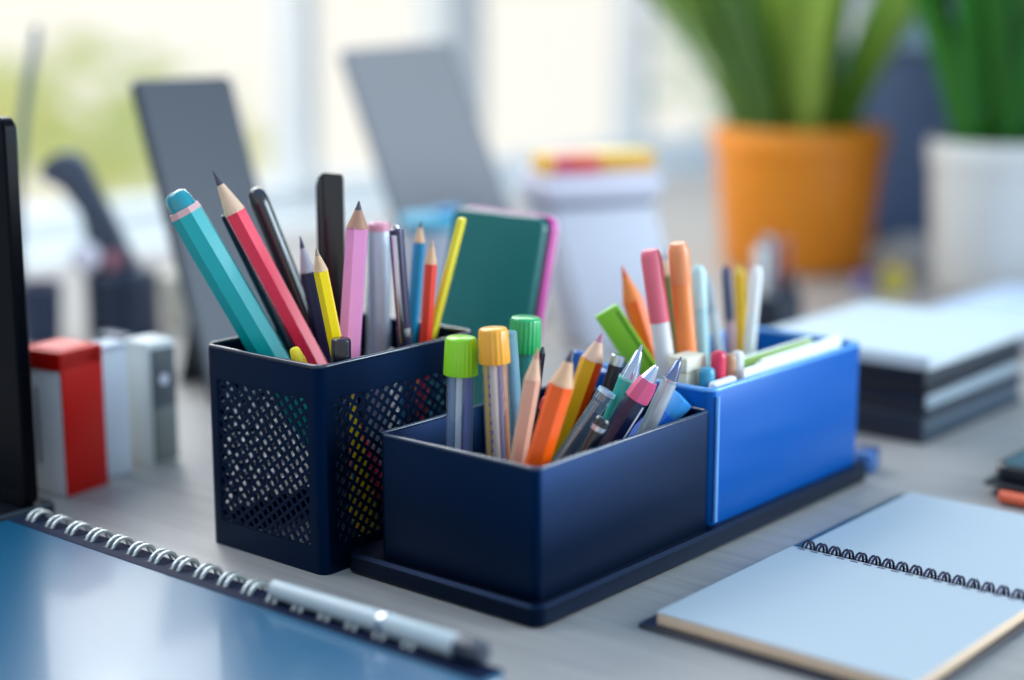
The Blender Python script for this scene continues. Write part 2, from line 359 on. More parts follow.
# ================================================================== what stands in the cup
GC = 'writing tools in the mesh cup'
s = Stick('marker', 'fat teal marker leaning left in the mesh cup', 'marker', CUP['teal_marker'], GC, .4); r = s.r; TEAL = mat('#08a3a4', .34, spec=.4, coat=.08)
s.part('cap_tip', mat('#0d8a98', .22, coat=.5), [(0, r*.35), (.0012, r*.6), (.004, r*.72), (.0092, r*.78)], 20, 50)
s.part('ring', mat('#d9a9a6', .4), [(.0088, r*.9), (.0118, r*.97)], 8)
s.part('barrel', TEAL, [(.0116, r*.95), (.03, r), (.12, r), (None, r*.85)], 8, 20)
s = Stick('pencil', 'dark navy pencil half hidden behind the coral pencil', 'pencil', CUP['navy_under'], GC); r = s.r
s.part('barrel', mat('#131a33', .35), [(0, r*.9), (.0006, r), (None, r)], 6, 20); s.part('lead', LEAD, [(-.0003, r*.3), (.001, r*.3)], 10)
s = pencil('pencil', 'long coral red pencil, the tallest sharpened tip in the mesh cup', CUP['coral'], '#f2304e', GC, .0215, mat('#4a4450', .45), mat('#e2bb9c', .65, var=.1, scale=300))
s.part('band', mat('#d93350', .35), [(s.L*.80, s.r*1.03), (s.L*.82, s.r*1.03)], 6, 20)
s = Stick('pen', 'glossy black pen with rounded end behind the coral pencil', 'pen', CUP['black_pen'], GC); r = s.r
s.part('barrel', mat('#0d0f1c', .2, coat=.6), [(.0075, r), (.09, r), (None, r*.8)]); s.part('end_cap', mat('#10121f', .15, coat=.8), [(0, r*.3), (.0006, r*.6), (.002, r*.85), (.0045, r*.97), (.0078, r*1.01)], 24, 60)
pencil('pencil', 'navy blue pencil with a grey tip between coral and yellow pencils', CUP['navy'], '#11173a', GC, .0175, mat('#2b2747', .4), mat('#a8a4ad', .5))
pencil('pencil', 'short yellow pencil in the mesh cup before the flat black ruler', CUP['yellow'], '#f6d200', GC, .0105, mat('#a08872', .5))
s = Stick('ruler', 'flat black ruler standing upright, tallest dark piece in the mesh cup', 'ruler', CUP['ruler'], GC); 
s.t.rotation_quaternion = aim(CUP['ruler'][1], CUP['ruler'][0]) @ Quaternion((0, 0, 1), -.35)
def prism(pts, y0, y1, bev=.0006):
    b = bmesh.new(); f0 = [b.verts.new((x, y0, z)) for x, z in pts]; f1 = [b.verts.new((x, y1, z)) for x, z in pts]; n = len(pts)
    b.faces.new(f0[::-1]); b.faces.new(f1)
    for k in range(n): b.faces.new((f0[k], f0[(k+1) % n], f1[(k+1) % n], f1[k]))
    bmesh.ops.recalc_face_normals(b, faces=b.faces[:]); bmesh.ops.bevel(b, geom=b.edges[:], offset=bev, segments=2, affect='EDGES', profile=.5); return b
L = s.L
obj('blade', prism([(-.0066, 0), (.0032, 0), (.0032, L), (-.0056, L-.0008), (-.0066, L-.003)], -.0018, .0018), mat('#0e1417', .3, coat=.3), s.t)
obj('side_grip', prism([(.0036, .004), (.0074, .004), (.0074, L-.007), (.0060, L-.0025), (.0036, L-.0003)], -.0022, .0014), mat('#171a26', .3, coat=.3), s.t)
pencil('pencil', 'fat pastel pink pencil in the mesh cup beside the silver pen', CUP['pink'], '#e08cba', GC, .0125, mat('#45404e', .45), mat('#a97b62', .6))
s = Stick('pen', 'thick silver pen topped with a pink ring in the mesh cup', 'pen', CUP['silver'], GC); r = s.r
s.part('barrel', mat('#b9c1d0', .28, metal=.35), [(.0035, r*.92), (.005, r), (None, r)], 28); pr = s.part('pink_ring', mat('#d58a9c', .35), [(0, r*.62), (.0003, r*.9), (.0012, r), (.0042, r)], 28, 50)
s.part('plug', mat('#a85a6c', .4), [(-.0002, r*.55), (.002, r*.55)]).parent = pr
s = Stick('pen', 'slim dark pen with a long silver clip right of the thick silver pen', 'pen', CUP['clip'], GC, face=(-.2, -1, 0)); r = s.r
s.part('barrel', mat('#3c3650', .3, metal=.3), [(0, r*.6), (.0008, r*.95), (.003, r), (.045, r), (.055, r), (None, r*.8)]); s.blk('clip', STEEL, .003, .056, .0013, .0006, .0003, 0, -r*1.25)
s.part('band', STEEL, [(.049, r*1.05), (.0535, r*1.05)]); s.part('top_button', STEEL, [(-.0012, r*.45), (.001, r*.5)])
s = Stick('pen', 'thin dark steel refill half hidden left of the thick silver pen', 'pen', CUP['clip2'], GC); r = s.r
s.part('barrel', DKSTEEL, [(0, r*.8), (.001, r), (None, r)]); s.part('ring', STEEL, [(.02, r*1.12), (.023, r*1.12)])
pencil('pencil', 'blue pencil in the mesh cup beside the red pencil', CUP['blue'], '#0c80b0', GC, .011, LEAD, None)
pencil('pencil', 'short red pencil in the mesh cup right of the blue pencil', CUP['red'], '#e83a24', GC, .012, mat('#c9a283', .6), mat('#dfae84', .6))
s = Stick('ruler', 'flat yellow strip leaning along the green phone', 'ruler', CUP['strip'], GC)
s.t.rotation_quaternion = aim(CUP['strip'][1], CUP['strip'][0]) @ Quaternion((0, 0, 1), -.2)
s.blk('strip_body', mat('#e6d232', .35), 0, None, .0038, .0015, .0006); s.blk('edge_scale', mat('#c9b51f', .4), .002, s.L-.003, .0006, .0017, .0002, .0029)
s = Stick('crayon', 'stubby yellow crayon peeking over the near corner of the mesh cup', 'crayon', CUP['stub'], GC); r = s.r
s.part('crayon_tip', mat('#f5d824', .45), [(0, r*.5), (.0008, r*.7), (.006, r*.95)]); s.part('wrapper', mat('#f0c818', .5), [(.0055, r*.96), (.006, r), (None, r)])
s = Stick('pen', 'short black capped pen in front of the yellow pencil', 'pen', CUP['cap'], GC); r = s.r
cp = s.part('cap', mat('#0c1020', .25, coat=.4), [(0, r*.8), (.0006, r*.95), (.002, r), (.03, r)]); s.part('barrel', mat('#1b2030', .3), [(.03, r*.88), (None, r*.8)]); s.blk('clip', INK, .001, .02, .0009, .0005, .0003, r*1.15, 0).parent = cp

# ================================================================== what stands in the black box
GB = 'writing tools in the black box'
def cap_prof(r, h): return [(0, r*.86), (.0005, r*.95), (.0016, r), (h*.6, r*1.04), (h-.0006, r*1.07), (h, r*1.05)]
def ribbed(s, name, m, prof, nrib=22, amp=.025):
    rings = []
    for d, r in prof:
        n = nrib*4; a = amp if d > .0012 else 0
        rings.append([(r*(1+a*(1 if q % 4 < 2 else -1))*math.cos(2*math.pi*q/n), r*(1+a*(1 if q % 4 < 2 else -1))*math.sin(2*math.pi*q/n), s.L-d) for q in range(n)])
    return obj(name, loft(rings), m, s.t, 50)
s = Stick('marker', 'clear tube pen with a lime green cap at the left of the black box', 'marker', BOX['lime'], GB, face=(0, -1, 0)); r = s.r
ribbed(s, 'cap', mat('#8fd413', .32, coat=.3), cap_prof(r*1.04, .0172)); s.part('tube', clear('#dde8f2', .3, milk=.08), [(.0165, r*.88), (.03, r*.9), (None, r*.9)], 28)
for nm, c, x, y, q in (('white_rod', '#fbfaf6', -.0004, -.0040, .0014), ('refill', '#2a6cba', .0032, -.0016, .0020), ('refill', '#7d97b8', -.0036, -.0004, .0018)):
    s.part(nm, mat(c, .4), [(.014, q), (None, q)], 12, off=(x, y))
s = Stick('marker', 'clear tube pen with an orange-yellow cap, frontmost in the black box', 'marker', BOX['orangecap'], GB, face=(0, -1, 0)); r = s.r
ribbed(s, 'cap', mat('#f0a62c', .34, coat=.3), cap_prof(r*.98, .0158), 18); tb = s.part('tube', clear('#f1ece6', .3, milk=.08), [(.0152, r*.87), (.03, r*.88), (None, r*.88)], 28)
for nm, c, x, y, q in (('refill', '#e8c23a', -.0040, -.0012, .0011), ('pale_rod', '#f0e2e2', -.0006, -.0032, .0019), ('refill', '#ee8a2a', .0040, -.0008, .0013), ('refill', '#8178bc', .0021, -.0036, .0010), ('refill', '#b8c4d8', -.0022, .0006, .0016)):
    s.part(nm, mat(c, .4), [(.014, q), (None, q)], 12, off=(x, y))
rnd = random.Random(4); b = bmesh.new()
for k in range(14):                                       # small unreadable print down the tube
    z = s.L-.022-k*.0042; box(-.0032, -.0032+rnd.uniform(.0006, .0013), -r*.80, -r*.76, z, z+.0016, into=b)
obj('printed_marks', b, mat('#5a5f9a', .5), tb)
s = Stick('marker', 'marker with a broad green cap behind the orange-capped tube', 'marker', BOX['green'], GB); r = s.r
ribbed(s, 'cap', mat('#1fa85a', .32, coat=.4), cap_prof(r*1.0, .0168)); s.part('barrel', mat('#167a72', .3, coat=.3), [(.0165, r*.82), (.02, r*.86), (None, r*.86)], 28)
s = Stick('pen', 'slim pale blue clear pen between orange and green caps', 'pen', BOX['aqua'], GB); r = s.r
s.part('tube', clear('#a9dcea', .35, milk=.3), [(0, r*.8), (.0008, r), (None, r)]); s.part('refill', mat('#3f9fc0', .4), [(.004, r*.5), (None, r*.5)], 12)
pencil('pencil', 'natural wood pencil beside the slim black pencil in the black box', BOX['wood'], '#dba78c', GB, .014, mat('#c78f76', .6), mat('#e0b392', .6))
s = Stick('pencil', 'slim black pencil behind the natural wood pencil', 'pencil', BOX['darkw'], GB); r = max(s.r, .0016)
s.part('barrel', mat('#1c1524', .35), [(.003, r*.95), (None, r)], 6, 20); s.part('lead', LEAD, [(0, r*.3), (.0032, r*.85)], 10)
s = Stick('pencil', 'short black pencil with a red end left of the orange pencil', 'pencil', BOX['blackred'], GB); r = s.r
s.part('barrel', mat('#191018', .32), [(.0055, r), (None, r)], 6, 20); s.part('red_end', mat('#c0323c', .4), [(0, r*.75), (.0008, r*.95), (.0058, r)], 12)
pencil('pencil', 'bright orange sharpened pencil in the black box', BOX['orange'], '#fb5c0a', GB, .0155, mat('#3c3550', .45), mat('#dfae86', .65))
s = Stick('pencil', 'black pencil between the two orange pencils', 'pencil', BOX['blackmid'], GB); r = s.r
s.part('barrel', mat('#1a1018', .32), [(.0008, r*.95), (.0012, r), (None, r)], 6, 20); s.part('lead', LEAD, [(-.0002, r*.3), (.001, r*.3)], 10)
s = Stick('pen', 'blue pen showing behind the tip of the orange pencil', 'pen', BOX['bluemid'], GB); r = s.r
s.part('cap', mat('#1769b8', .3, coat=.4), [(0, r*.75), (.001, r), (.02, r)]); s.part('barrel', mat('#1c7bc9', .3), [(.02, r*.9), (None, r*.85)])
s = pencil('pencil', 'orange pencil with a yellow side and pink lead, tallest in the black box', BOX['yelor'], '#f8500c', GB, .0135, mat('#b06f86', .5), mat('#e3b498', .6), face=(-1, -.25, 0))
r = s.r; b = bmesh.new()                                   # the yellow painted facets run down the left side
pts = [(r*1.012*math.cos(math.pi*(k/3)+.0), r*1.012*math.sin(math.pi*(k/3))) for k in (4, 5, 6)]
loft([[(x, y, z) for x, y in pts]+[(x*.97, y*.97, z) for x, y in pts[::-1]] for z in (0.0, s.L-.0140)], into=b)
obj('yellow_side', b, mat('#ffb010', .34, spec=.4, coat=.08), s.t, 20)
s = Stick('pen', 'clear barrelled pen with open glassy end leaning at the front rim', 'pen', BOX['clear'], GB, face=(0, -1, 0)); r = s.r
s.part('tube', clear('#c4e0f0', .5, milk=.12), [(0, r*.75), (.0006, r*1.02), (.006, r*1.06), (.0066, r*.95), (None, r*.95)], 24)
s.part('refill', mat('#2b3a52', .4), [(.012, r*.42), (None, r*.42)], 12, off=(r*.28, 0)); s.part('refill', mat('#e58a52', .4), [(.022, r*.34), (None, r*.34)], 12, off=(-r*.42, 0))
s.part('end_ring', mat('#b9d3e6', .12, metal=.3), [(.0004, r*1.1), (.0022, r*1.12)], 24)
s = Stick('pen', 'short black pen with a steel ring right of the clear pen', 'pen', BOX['clipb'], GB, face=(1, -.4, 0)); r = s.r
s.part('barrel', mat('#10121c', .25, coat=.4), [(0, r*.7), (.0008, r*.95), (.0015, r), (None, r)]); s.part('ring', STEEL, [(.004, r*1.1), (.0062, r*1.1)], 20); s.blk('clip', STEEL, .0045, .03, .0009, .0005, .0003, r*1.2, 0)
s = Stick('pen', 'black pen with a slanted silver top behind the clear pen', 'pen', BOX['sild'], GB, face=(1, -.4, 0)); r = s.r
s.part('barrel', mat('#16121c', .28, coat=.3), [(.0048, r), (None, r)]); s.part('silver_top', STEEL, [(0, r*.82), (.0005, r*.98), (.005, r*1.02)]); s.blk('clip', STEEL, .001, .028, .0008, .0005, .0003, r*1.15, 0)
def nib_pen(label, spec, body, nib, nl, band=None):
    s = Stick('pen', label, 'pen', spec, GB); r = s.r
    s.part('barrel', body, [(nl, r*.95), (nl+.002, r), (None, r)], 20, 25)
    s.part('metal_tip', nib, [(0, r*.10), (nl*.18, r*.22), (nl*.22, r*.34), (nl*.7, r*.72), (nl+.0002, r*.93)], 20, 30)
    return s
s = nib_pen('teal pen with a long metallic point in the black box', BOX['teal'], mat('#159c8b', .28, coat=.4), mat('#a9b6c8', .2, metal=.85), .0165)
s.part('band', mat('#7fc9bd', .3), [(.0165, s.r*1.03), (.0178, s.r*1.03)])
s = Stick('pen', 'navy pen with a pink collar and silver tip at the front rim', 'pen', BOX['navyp'], GB); r = s.r
s.part('metal_tip', mat('#b9c3d6', .2, metal=.8), [(0, r*.16), (.0012, r*.3), (.008, r*.72)], 8, 20); s.part('pink_collar', mat('#d4527c', .35, coat=.2), [(.0072, r*.78), (.012, r*.97), (.0178, r*1.02)], 8, 20)
s.part('barrel', mat('#121a3c', .3, coat=.3), [(.0176, r), (None, r*.95)], 8, 20); s.blk('side_strip', mat('#cfd4e2', .3), .019, .07, .0005, .0004, .0002, -r*.72, -r*.72)
s = nib_pen('silver grey pen with a pointed steel tip at the right of the black box', BOX['silv'], mat('#c3c7cd', .3, metal=.35), mat('#70789a', .22, metal=.85), .0115)
s.part('band', STEEL, [(.0117, s.r*1.04), (.0128, s.r*1.04)])
s = Stick('eraser', 'blue block eraser leaning in the right end of the black box', 'eraser', BOX['blk'], GB, .7)
s.blk('eraser_block', mat('#3f9be8', .45), 0, .016, .0046, .0046, .0008); s.blk('sleeve', mat('#1a66d0', .4), .010, None, .0049, .0049, .0005)
# ================================================================== in the blue box
GL = 'things in the blue box'
def card(label, u0, u1, v, zt, lean, c, cat='card', th_=.0008, name='index_card'):
    t = thing(name, label, cat, W(u0, v, .0128), PSI, GL)
    t.rotation_euler = (lean, 0, PSI)
    obj('card_sheet', slab(0, u1-u0, -th_, th_, 0, zt-.0128, .0004, .0003), mat(c, .6), t)
    obj('card_edge', box(.001, u1-u0-.001, -th_*.8, th_*.8, zt-.0128, zt-.0122, 0), mat('#f4f6f4', .6), t); return t
card('white card standing closest to the front wall of the blue box', .166, .262, .0046, .0812, .0, '#eef1ee')
card('green card between two white cards in the blue box', .190, .266, .0135, .0790, .02, '#4f9a4a')
card('white card second from the front wall in the blue box', .188, .270, .0088, .0818, .01, '#dfe6e6')
card('yellow-green card behind the white cards in the blue box', .186, .262, .0215, .0805, .0, '#a9c26a')
def short(name, label, cat, u, v, zt, du, dv, r, col, cap=None, caph=.012):
    s = Stick(name, label, cat, (tuple(W(u+du, v+dv, zt)), tuple(W(u, v, .0165)), r), GL)
    s.part('barrel', mat(col, .35, coat=.2), [(caph*.9, r*.9), (caph, r), (None, r)]); s.part('cap', mat(cap or col, .35, coat=.2), [(0, r*.7), (.001, r*.96), (.003, r*1.05), (caph, r*1.05)]); return s
short('marker', 'crimson marker end at the left of the blue box', 'marker', .1560, .0125, .0915, .000, -.000, .0036, '#d8294f')
short('pen', 'beige pen end beside the crimson marker in the blue box', 'pen', .1665, .0130, .0880, .001, 0, .003, '#c9a58c', '#b98a6a')
short('pen', 'pale grey pen end second from the crimson marker in the blue box', 'pen', .1765, .0140, .0875, .001, .001, .003, '#aab3ba', '#d7dde0')
short('pen', 'dark teal pen end left of the crimson marker in the blue box', 'pen', .1460, .0125, .0850, .000, 0, .0038, '#2f86a8', '#3a94b4')
s = thing('carton', 'small cream carton standing among the pens in the blue box', 'box', W(.1375, .0185, .0125), PSI, GL)
obj('box_body', box(0, .0165, 0, .0110, 0, .070, .001), mat('#d8cfb4', .55), s); obj('lid', box(-.0003, .0168, -.0003, .0113, .070, .0775, .001), mat('#e2dac2', .55), s)
s = thing('eraser', 'white eraser wedged in the near corner of the blue box', 'eraser', W(.1395, .0032, .0125), PSI, GL)
obj('eraser_block', slab(0, .020, 0, .0048, .050, .0672, .002, .001), mat('#eef0f2', .6), s); obj('sleeve', slab(-.0003, .0203, -.0003, .0051, 0, .052, .002, .0005), mat('#9fc4ea', .5), s)

# ================================================================== leaning phone and displays
def leaner(name, label, cat, x, y, yaw, tilt, roll=0.0):
    return thing(name, label, cat, (x, y, 0), rot=(Quaternion((0, 0, 1), yaw) @ Quaternion((1, 0, 0), -tilt) @ Quaternion((0, 1, 0), roll)))
def kick(parent, w, h, tilt, m, y0):                        # a strut from the back of the plate down to the desk
    hz = h*.45; c_, s_ = math.cos(tilt), math.sin(tilt); yb = hz*(math.tan(tilt)+.35); e = bmesh.new()
    loft([[(-w/2, y0, hz), (w/2, y0, hz), (w/2, y0+.003, hz), (-w/2, y0+.003, hz)],
          [(-w/2, yb*c_, yb*s_+.0004), (w/2, yb*c_, yb*s_+.0004), (w/2, yb*c_+.003, yb*s_+.0004), (-w/2, yb*c_+.003, yb*s_+.0004)]], into=e)
    return obj('kickstand', e, m, parent)
def plate(w, h, y0, y1, r, bev=.0008):                      # upright plate with rounded corners, thickness along y
    b = slab(-w/2, w/2, 0, h, y0, y1, r, bev); bmesh.ops.transform(b, matrix=Matrix(((1, 0, 0, 0), (0, 0, 1, 0), (0, 1, 0, 0), (0, 0, 0, 1))), verts=b.verts[:]); return b
p = leaner('phone', 'green phone in a pink-edged case leaning behind the mesh cup', 'phone', -.0395, .2132, -.7966, .2285)
obj('front_cover', plate(.071, .149, -.0042, .0, .006), mat('#0a6a66', .3, coat=.2), p); obj('dark_frame', plate(.072, .1502, 0.0, .0022, .007), mat('#10263a', .4), p)
obj('case', plate(.0729, .151, .0022, .0075, .0075), mat('#c83f96', .4), p); obj('back_shell', plate(.0729, .1512, .0075, .0092, .0075), mat('#e6d6dc', .5), p)
kick(p, .02, .15, .2285, mat('#20242c', .5), .0092)
GREYSCR = mat('#5d6672', .26, spec=.5, coat=.2, var=.02)
def display(label, x, y, yaw, tilt, w, h, roll=0.0, front='#5d6672', rim='#2c323c'):
    p = leaner('display_panel', label, 'display panel', x, y, yaw, tilt, roll)
    obj('housing', plate(w, h, .0, .006, .006, .0015), mat(rim, .4), p)
    b = plate(w-.007, h-.007, -.0006, .0002, .004, .0002); bmesh.ops.translate(b, verts=b.verts[:], vec=(0, 0, .0035)); obj('screen', b, mat(front, .42, spec=.3, var=.02), p)
    kick(p, w*.35, h, tilt, mat(rim, .4), .006); return p
display('narrow grey display panel leaning left behind the mesh cup, left of the other', -.177, .4196, .8963, .3228, .0862, .22, front='#54565c')
display('wide pale grey display panel leaning left, behind the flat black ruler', -.0240, .608, .4794, .5767, .1043, .262, roll=-.07, front='#8f8d8d', rim='#6d737b'); bpy.data.objects['display_panel.001'].location.z = .0045

# ================================================================== left side
t = thing('desk_screen', 'tall black upright screen cropped by the left edge', 'screen', W(-.050, .2835, 0), PSI+math.pi/2)
b = slab(0, .150, 0, .196, .0, .008, .006, .0012); bmesh.ops.transform(b, matrix=Matrix(((1, 0, 0, 0), (0, 0, 1, 0), (0, 1, 0, .008), (0, 0, 0, 1))), verts=b.verts[:])
obj('screen_slab', b, mat('#04060d', .35, spec=.08), t)
obj('foot', slab(-.0005, .150, -.010, .060, 0, .0082, .004, .0014), mat('#0a0d16', .3, coat=.4), t)
obj('bezel', slab(.004, .146, .0076, .0086, .014, .0150, .0003, .0001), mat('#080b14', .35, spec=.1), t)
# red and white box, pale boxes
t = thing('carton', 'small white box with a red sleeve beside the black screen', 'box', (-.2470, .1845, 0), .60)
def carton(t, wx, wy, h, body, side, slit=True):
    obj('box_body', box(-wx, 0, 0, wy, 0, h-.011, .0008), mat(body, .5), t)
    return t
a_ = .0272; d_ = .0295; h_ = .0785
t.rotation_euler = (0, 0, -.54)
# local axes: -x runs along the white face, +y away along the red face
e = bmesh.new(); box(-.0005, .0007, -.0005, .0295, 0, h_, .0004, into=e); box(-.0305, .0007, -.0009, .0295, h_-.0105, h_, .0012, into=e)
bmesh.ops.transform(e, matrix=Matrix.Rotation(math.radians(0), 4, 'Z'), verts=e.verts[:])
obj('white_carton', box(-.0300, -.0006, 0, .029, 0, h_-.011, .0006), mat('#f3f6f9', .5), t)
obj('red_sleeve', e, mat('#d01408', .45, spec=.3), t)
obj('lid_inset', slab(-.026, -.004, .004, .026, h_-.0002, h_+.0006, .003, .0003), mat('#f07468', .5), t)
obj('slot', box(-.0195, -.0180, -.0006, .0004, .016, .058, .0002), mat('#6f7884', .5), t)
t = thing('carton', 'pale blue-white box just behind the red and white box', 'box', (-.2350, .2190, 0), PSI-math.pi/2)
obj('box_body', box(-.016, .0, 0, .018, 0, .071, .0008), mat('#d2dae2', .5), t); obj('lid', box(-.0166, .0006, -.0006, .0186, .071, .0745, .0008), mat('#b9c4d0', .5), t)
t = thing('sharpener', 'upright white sharpener with a dark grey side right of the red box', 'sharpener', (-.2140, .2402, 0), PSI-math.pi/2)
obj('body', box(-.022, 0, 0, .020, 0, .072, .0016), mat('#d9dcd8', .45), t)
sp = obj('side_plate', box(-.0002, .0012, .002, .0185, .002, .068, .0005), mat('#4b5358', .4), t); rw = obj('round_window', lathe([(0, .0032), (.0006, .0032)], 16), mat('#d8dbe6', .4), sp)
rw.rotation_euler = (0, math.pi/2, 0); rw.location = (.0010, .010, .050)
obj('lower_plate', box(.0009, .0016, .0022, .0182, .0025, .034, .0004), mat('#6e746f', .45), t)
t = thing('block', 'dark slate block between the red box and the white sharpener', 'block', (-.2440, .270, 0), PSI-math.pi/2)
obj('block_body', box(-.012, .012, 0, .012, 0, .068, .001), mat('#1d2a3e', .45), t); obj('top_cap', box(-.0115, .0115, .0005, .0115, .068, .071, .0008), mat('#33425a', .45), t)
# stand with a ribbed drum and slanted arm
t = thing('desk_stand', 'dark blurred desk stand with a ribbed drum and slanted arm', 'stand', (-.3135, .607, 0))
prof = [(0, .027)]
for k in range(6): prof += [(.003+k*.0085, .0285), (.008+k*.0085, .0285), (.009+k*.0085, .027), (.0108+k*.0085, .027)]
prof += [(.055, .026)]
obj('drum', lathe(prof, 32), mat('#1c2a40', .4), t, 30)
obj('arm', prism([(-.058, .126), (-.056, .136), (-.044, .145), (-.032, .146), (-.024, .139), (.016, .050), (-.020, .050), (-.028, .098), (-.042, .118)], -.009, .009, .002), mat('#3d4757', .5), t); 
kn = obj('knob', lathe([(0, .006), (.002, .0105), (.012, .0115), (.016, .008)], 20), mat('#e6dfe8', .4), t); kn.rotation_euler = (math.pi/2, 0, 0); kn.location = (-.024, -.004, .066)
rd = obj('red_dial', lathe([(0, .007), (.008, .007)], 20), mat('#a9707c', .4), t); rd.rotation_euler = (math.pi/2, 0, 0); rd.location = (-.003, -.009, .064)
t = thing('cup', 'small dark blue cup behind the red and white box', 'cup', (-.372, .585, 0))
obj('cup_body', lathe([(0, .013), (.001, .0145), (.046, .0165), (.047, .0158), (.046, .0150), (.003, .0130)], 28), mat('#22304a', .4), t); obj('rim', ring_tube([(.0162*math.cos(k*math.pi/14), .0162*math.sin(k*math.pi/14), .047) for k in range(28)], .0010), mat('#55506a', .4), t)
t = thing('cup', 'small cream cup left of the narrow grey display panel', 'cup', (-.2770, .665, 0))
obj('cup_body', lathe([(0, .016), (.001, .018), (.040, .020), (.041, .0192), (.040, .0185), (.003, .0165)], 28), mat('#eee6d2', .45), t); obj('rim', ring_tube([(.0196*math.cos(k*math.pi/14), .0196*math.sin(k*math.pi/14), .041) for k in range(28)], .0011), mat('#f2ecdc', .4), t)
t = thing('gooseneck', 'thin curved grey-blue rod rising at the upper left', 'rod', (-.394, .63, 0))
P = [(-.007, 0, .008), (-.006, 0, .06), (-.002, 0, .12), (.003, 0, .16), (.010, 0, .20), (.0165, 0, .225), (.0185, 0, .240)]
obj('rod', ring_tube(P, [.0032, .0032, .0034, .0036, .0036, .0034, .0028], closed=False, up=Vector((0, 1, 0))), mat('#4f6a7c', .45), t)
obj('base', lathe([(0, .015), (.001, .016), (.006, .016), (.008, .012)], 24, off=(-.007, 0)), mat('#3c4a58', .45), t)

# ================================================================== behind the tray
t = thing('jar', 'frosted jar with a blue-green lid behind the mesh cup', 'jar', (-.0640, .520, 0))
obj('jar_body', lathe([(0, .024), (.002, .026), (.095, .0265), (.100, .0250)], 32), mat('#c3c4cf', .45, transl=.25), t); ld = obj('lid', lathe([(.099, .0262), (.1005, .0275), (.106, .0275), (.108, .0255)], 32), mat('#4fa3bd', .4), t)
obj('knob', lathe([(.108, .010), (.112, .010), (.1135, .008)], 20, off=(.008, 0)), mat('#2f86b4', .4), ld)
# white organiser with lid and coloured note pads on top
t = thing('file_box', 'pale grey-white lidded file box behind the green phone', 'file box', (.0400, .560, 0), math.radians(24))
e = bmesh.new(); X = .052
loft([[(.008, 0, 0), (.094, 0, 0), (.094, .05, 0), (.008, .05, 0)], [(-.016, .012, .108), (.070, .012, .108), (.070, .062, .108), (-.016, .062, .108)]], into=e)
bmesh.ops.bevel(e, geom=e.edges[:], offset=.002, segments=2, affect='EDGES', profile=.5)
obj('box_body', e, mat('#c9c9d3', .5), t); obj('lid', box(-.021, .073, .006, .066, .112, .132, .003), mat('#d3cfdc', .5), t); obj('lid_lip', box(-.017, .069, .0105, .063, .106, .113, .001), mat('#6d7488', .5), t)
def pad(label, x0, x1, cols, z=.132, z1=.0115):
    t2 = thing('note_pad', label, 'note pad', Vector((.0400, .560, z+.0003))+Matrix.Rotation(math.radians(24), 3, 'Z') @ Vector((x0, .012, 0)), math.radians(24), 'coloured note pads on the file box')
    w2 = x1-x0; obj('sheets', box(0, w2, 0, .03, 0, z1, .0006), mat(cols[0], .5), t2); obj('top_sheet', box(0, w2, 0, .03, z1, z1+.003, .0005), mat(cols[1], .5), t2)
pad('slim yellow note pad at the left end on the file box lid', -.0205, -.0155, ('#f0b23a', '#f7cf6a'))
pad('magenta note pad beside the slim yellow pad', -.0150, -.0055, ('#c92f6b', '#ee9a8a'))
pad('red note pad in the middle of the file box lid', -.0050, .0230, ('#d23a35', '#f0a27e'))
pad('ochre yellow note pad at the right on the file box lid', .0235, .0700, ('#e0a03a', '#f3cf62'))
# blurred pens standing at the back of the blue box
GR = 'writing tools at the back of the blue box'
def capped(name, label, spec, col, capc, caph, top=.75, grp=GR):
    s = Stick(name, label, name, spec, grp); r = s.r
    s.part('barrel', mat(col, .4), [(caph*.95, r*.85), (caph, r*.95), (None, r*.9)]); s.part('cap', mat(capc, .4, coat=.2), [(0, r*top*.8), (.0015, r*top), (.004, r), (caph, r)]); return s
s = Stick('ruler', 'lime green flat ruler leaning left in the blue box', 'ruler', REAR['limestrip'], GR, 1.25)
s.blk('strip_body', mat('#8fdc38', .4), 0, None, .0064, .0012, .0006); s.blk('edge_scale', mat('#5fa81f', .4), .003, s.L-.004, .001, .0014, .0003, .0045)
pencil('pencil', 'fat orange pencil in the blue box, right of the lime ruler', REAR['orangep'], '#ee6a1e', GR, .018, mat('#d85f22', .5), mat('#e8843e', .5))
capped('marker', 'white marker with a long pink cap in the blue box', REAR['pinkm'], '#dcd9d8', '#e8697c', .036, .9)
pencil('pencil', 'olive green pencil behind the pink-capped marker', REAR['dk'], '#6f7a3c', GR, .012)
s = capped('marker', 'fat orange marker right of the pink-capped marker', REAR['orangem'], '#f2833e', '#f0905c', .020, .85)
capped('pen', 'pale teal clear pen right of the fat orange marker', REAR['tealp'], '#9cc4c9', '#b9d7d8', .022)
capped('pen', 'thin grey pen leaning in the blue box', REAR['greyp'], '#b9c2c6', '#9aa5ad', .02)
capped('pen', 'thin navy-topped pen with a pinkish barrel in the blue box', REAR['navyp'], '#a8868f', '#303a5c', .030)
pencil('pencil', 'yellow pencil at the right of the blue box', REAR['yel'], '#dcab1c', GR, .006, mat('#c39a2a', .5), mat('#d9b13c', .5))
capped('pen', 'white pen at the right end of the blue box', REAR['wh'], '#dadfe0', '#e6e4e2', .025)
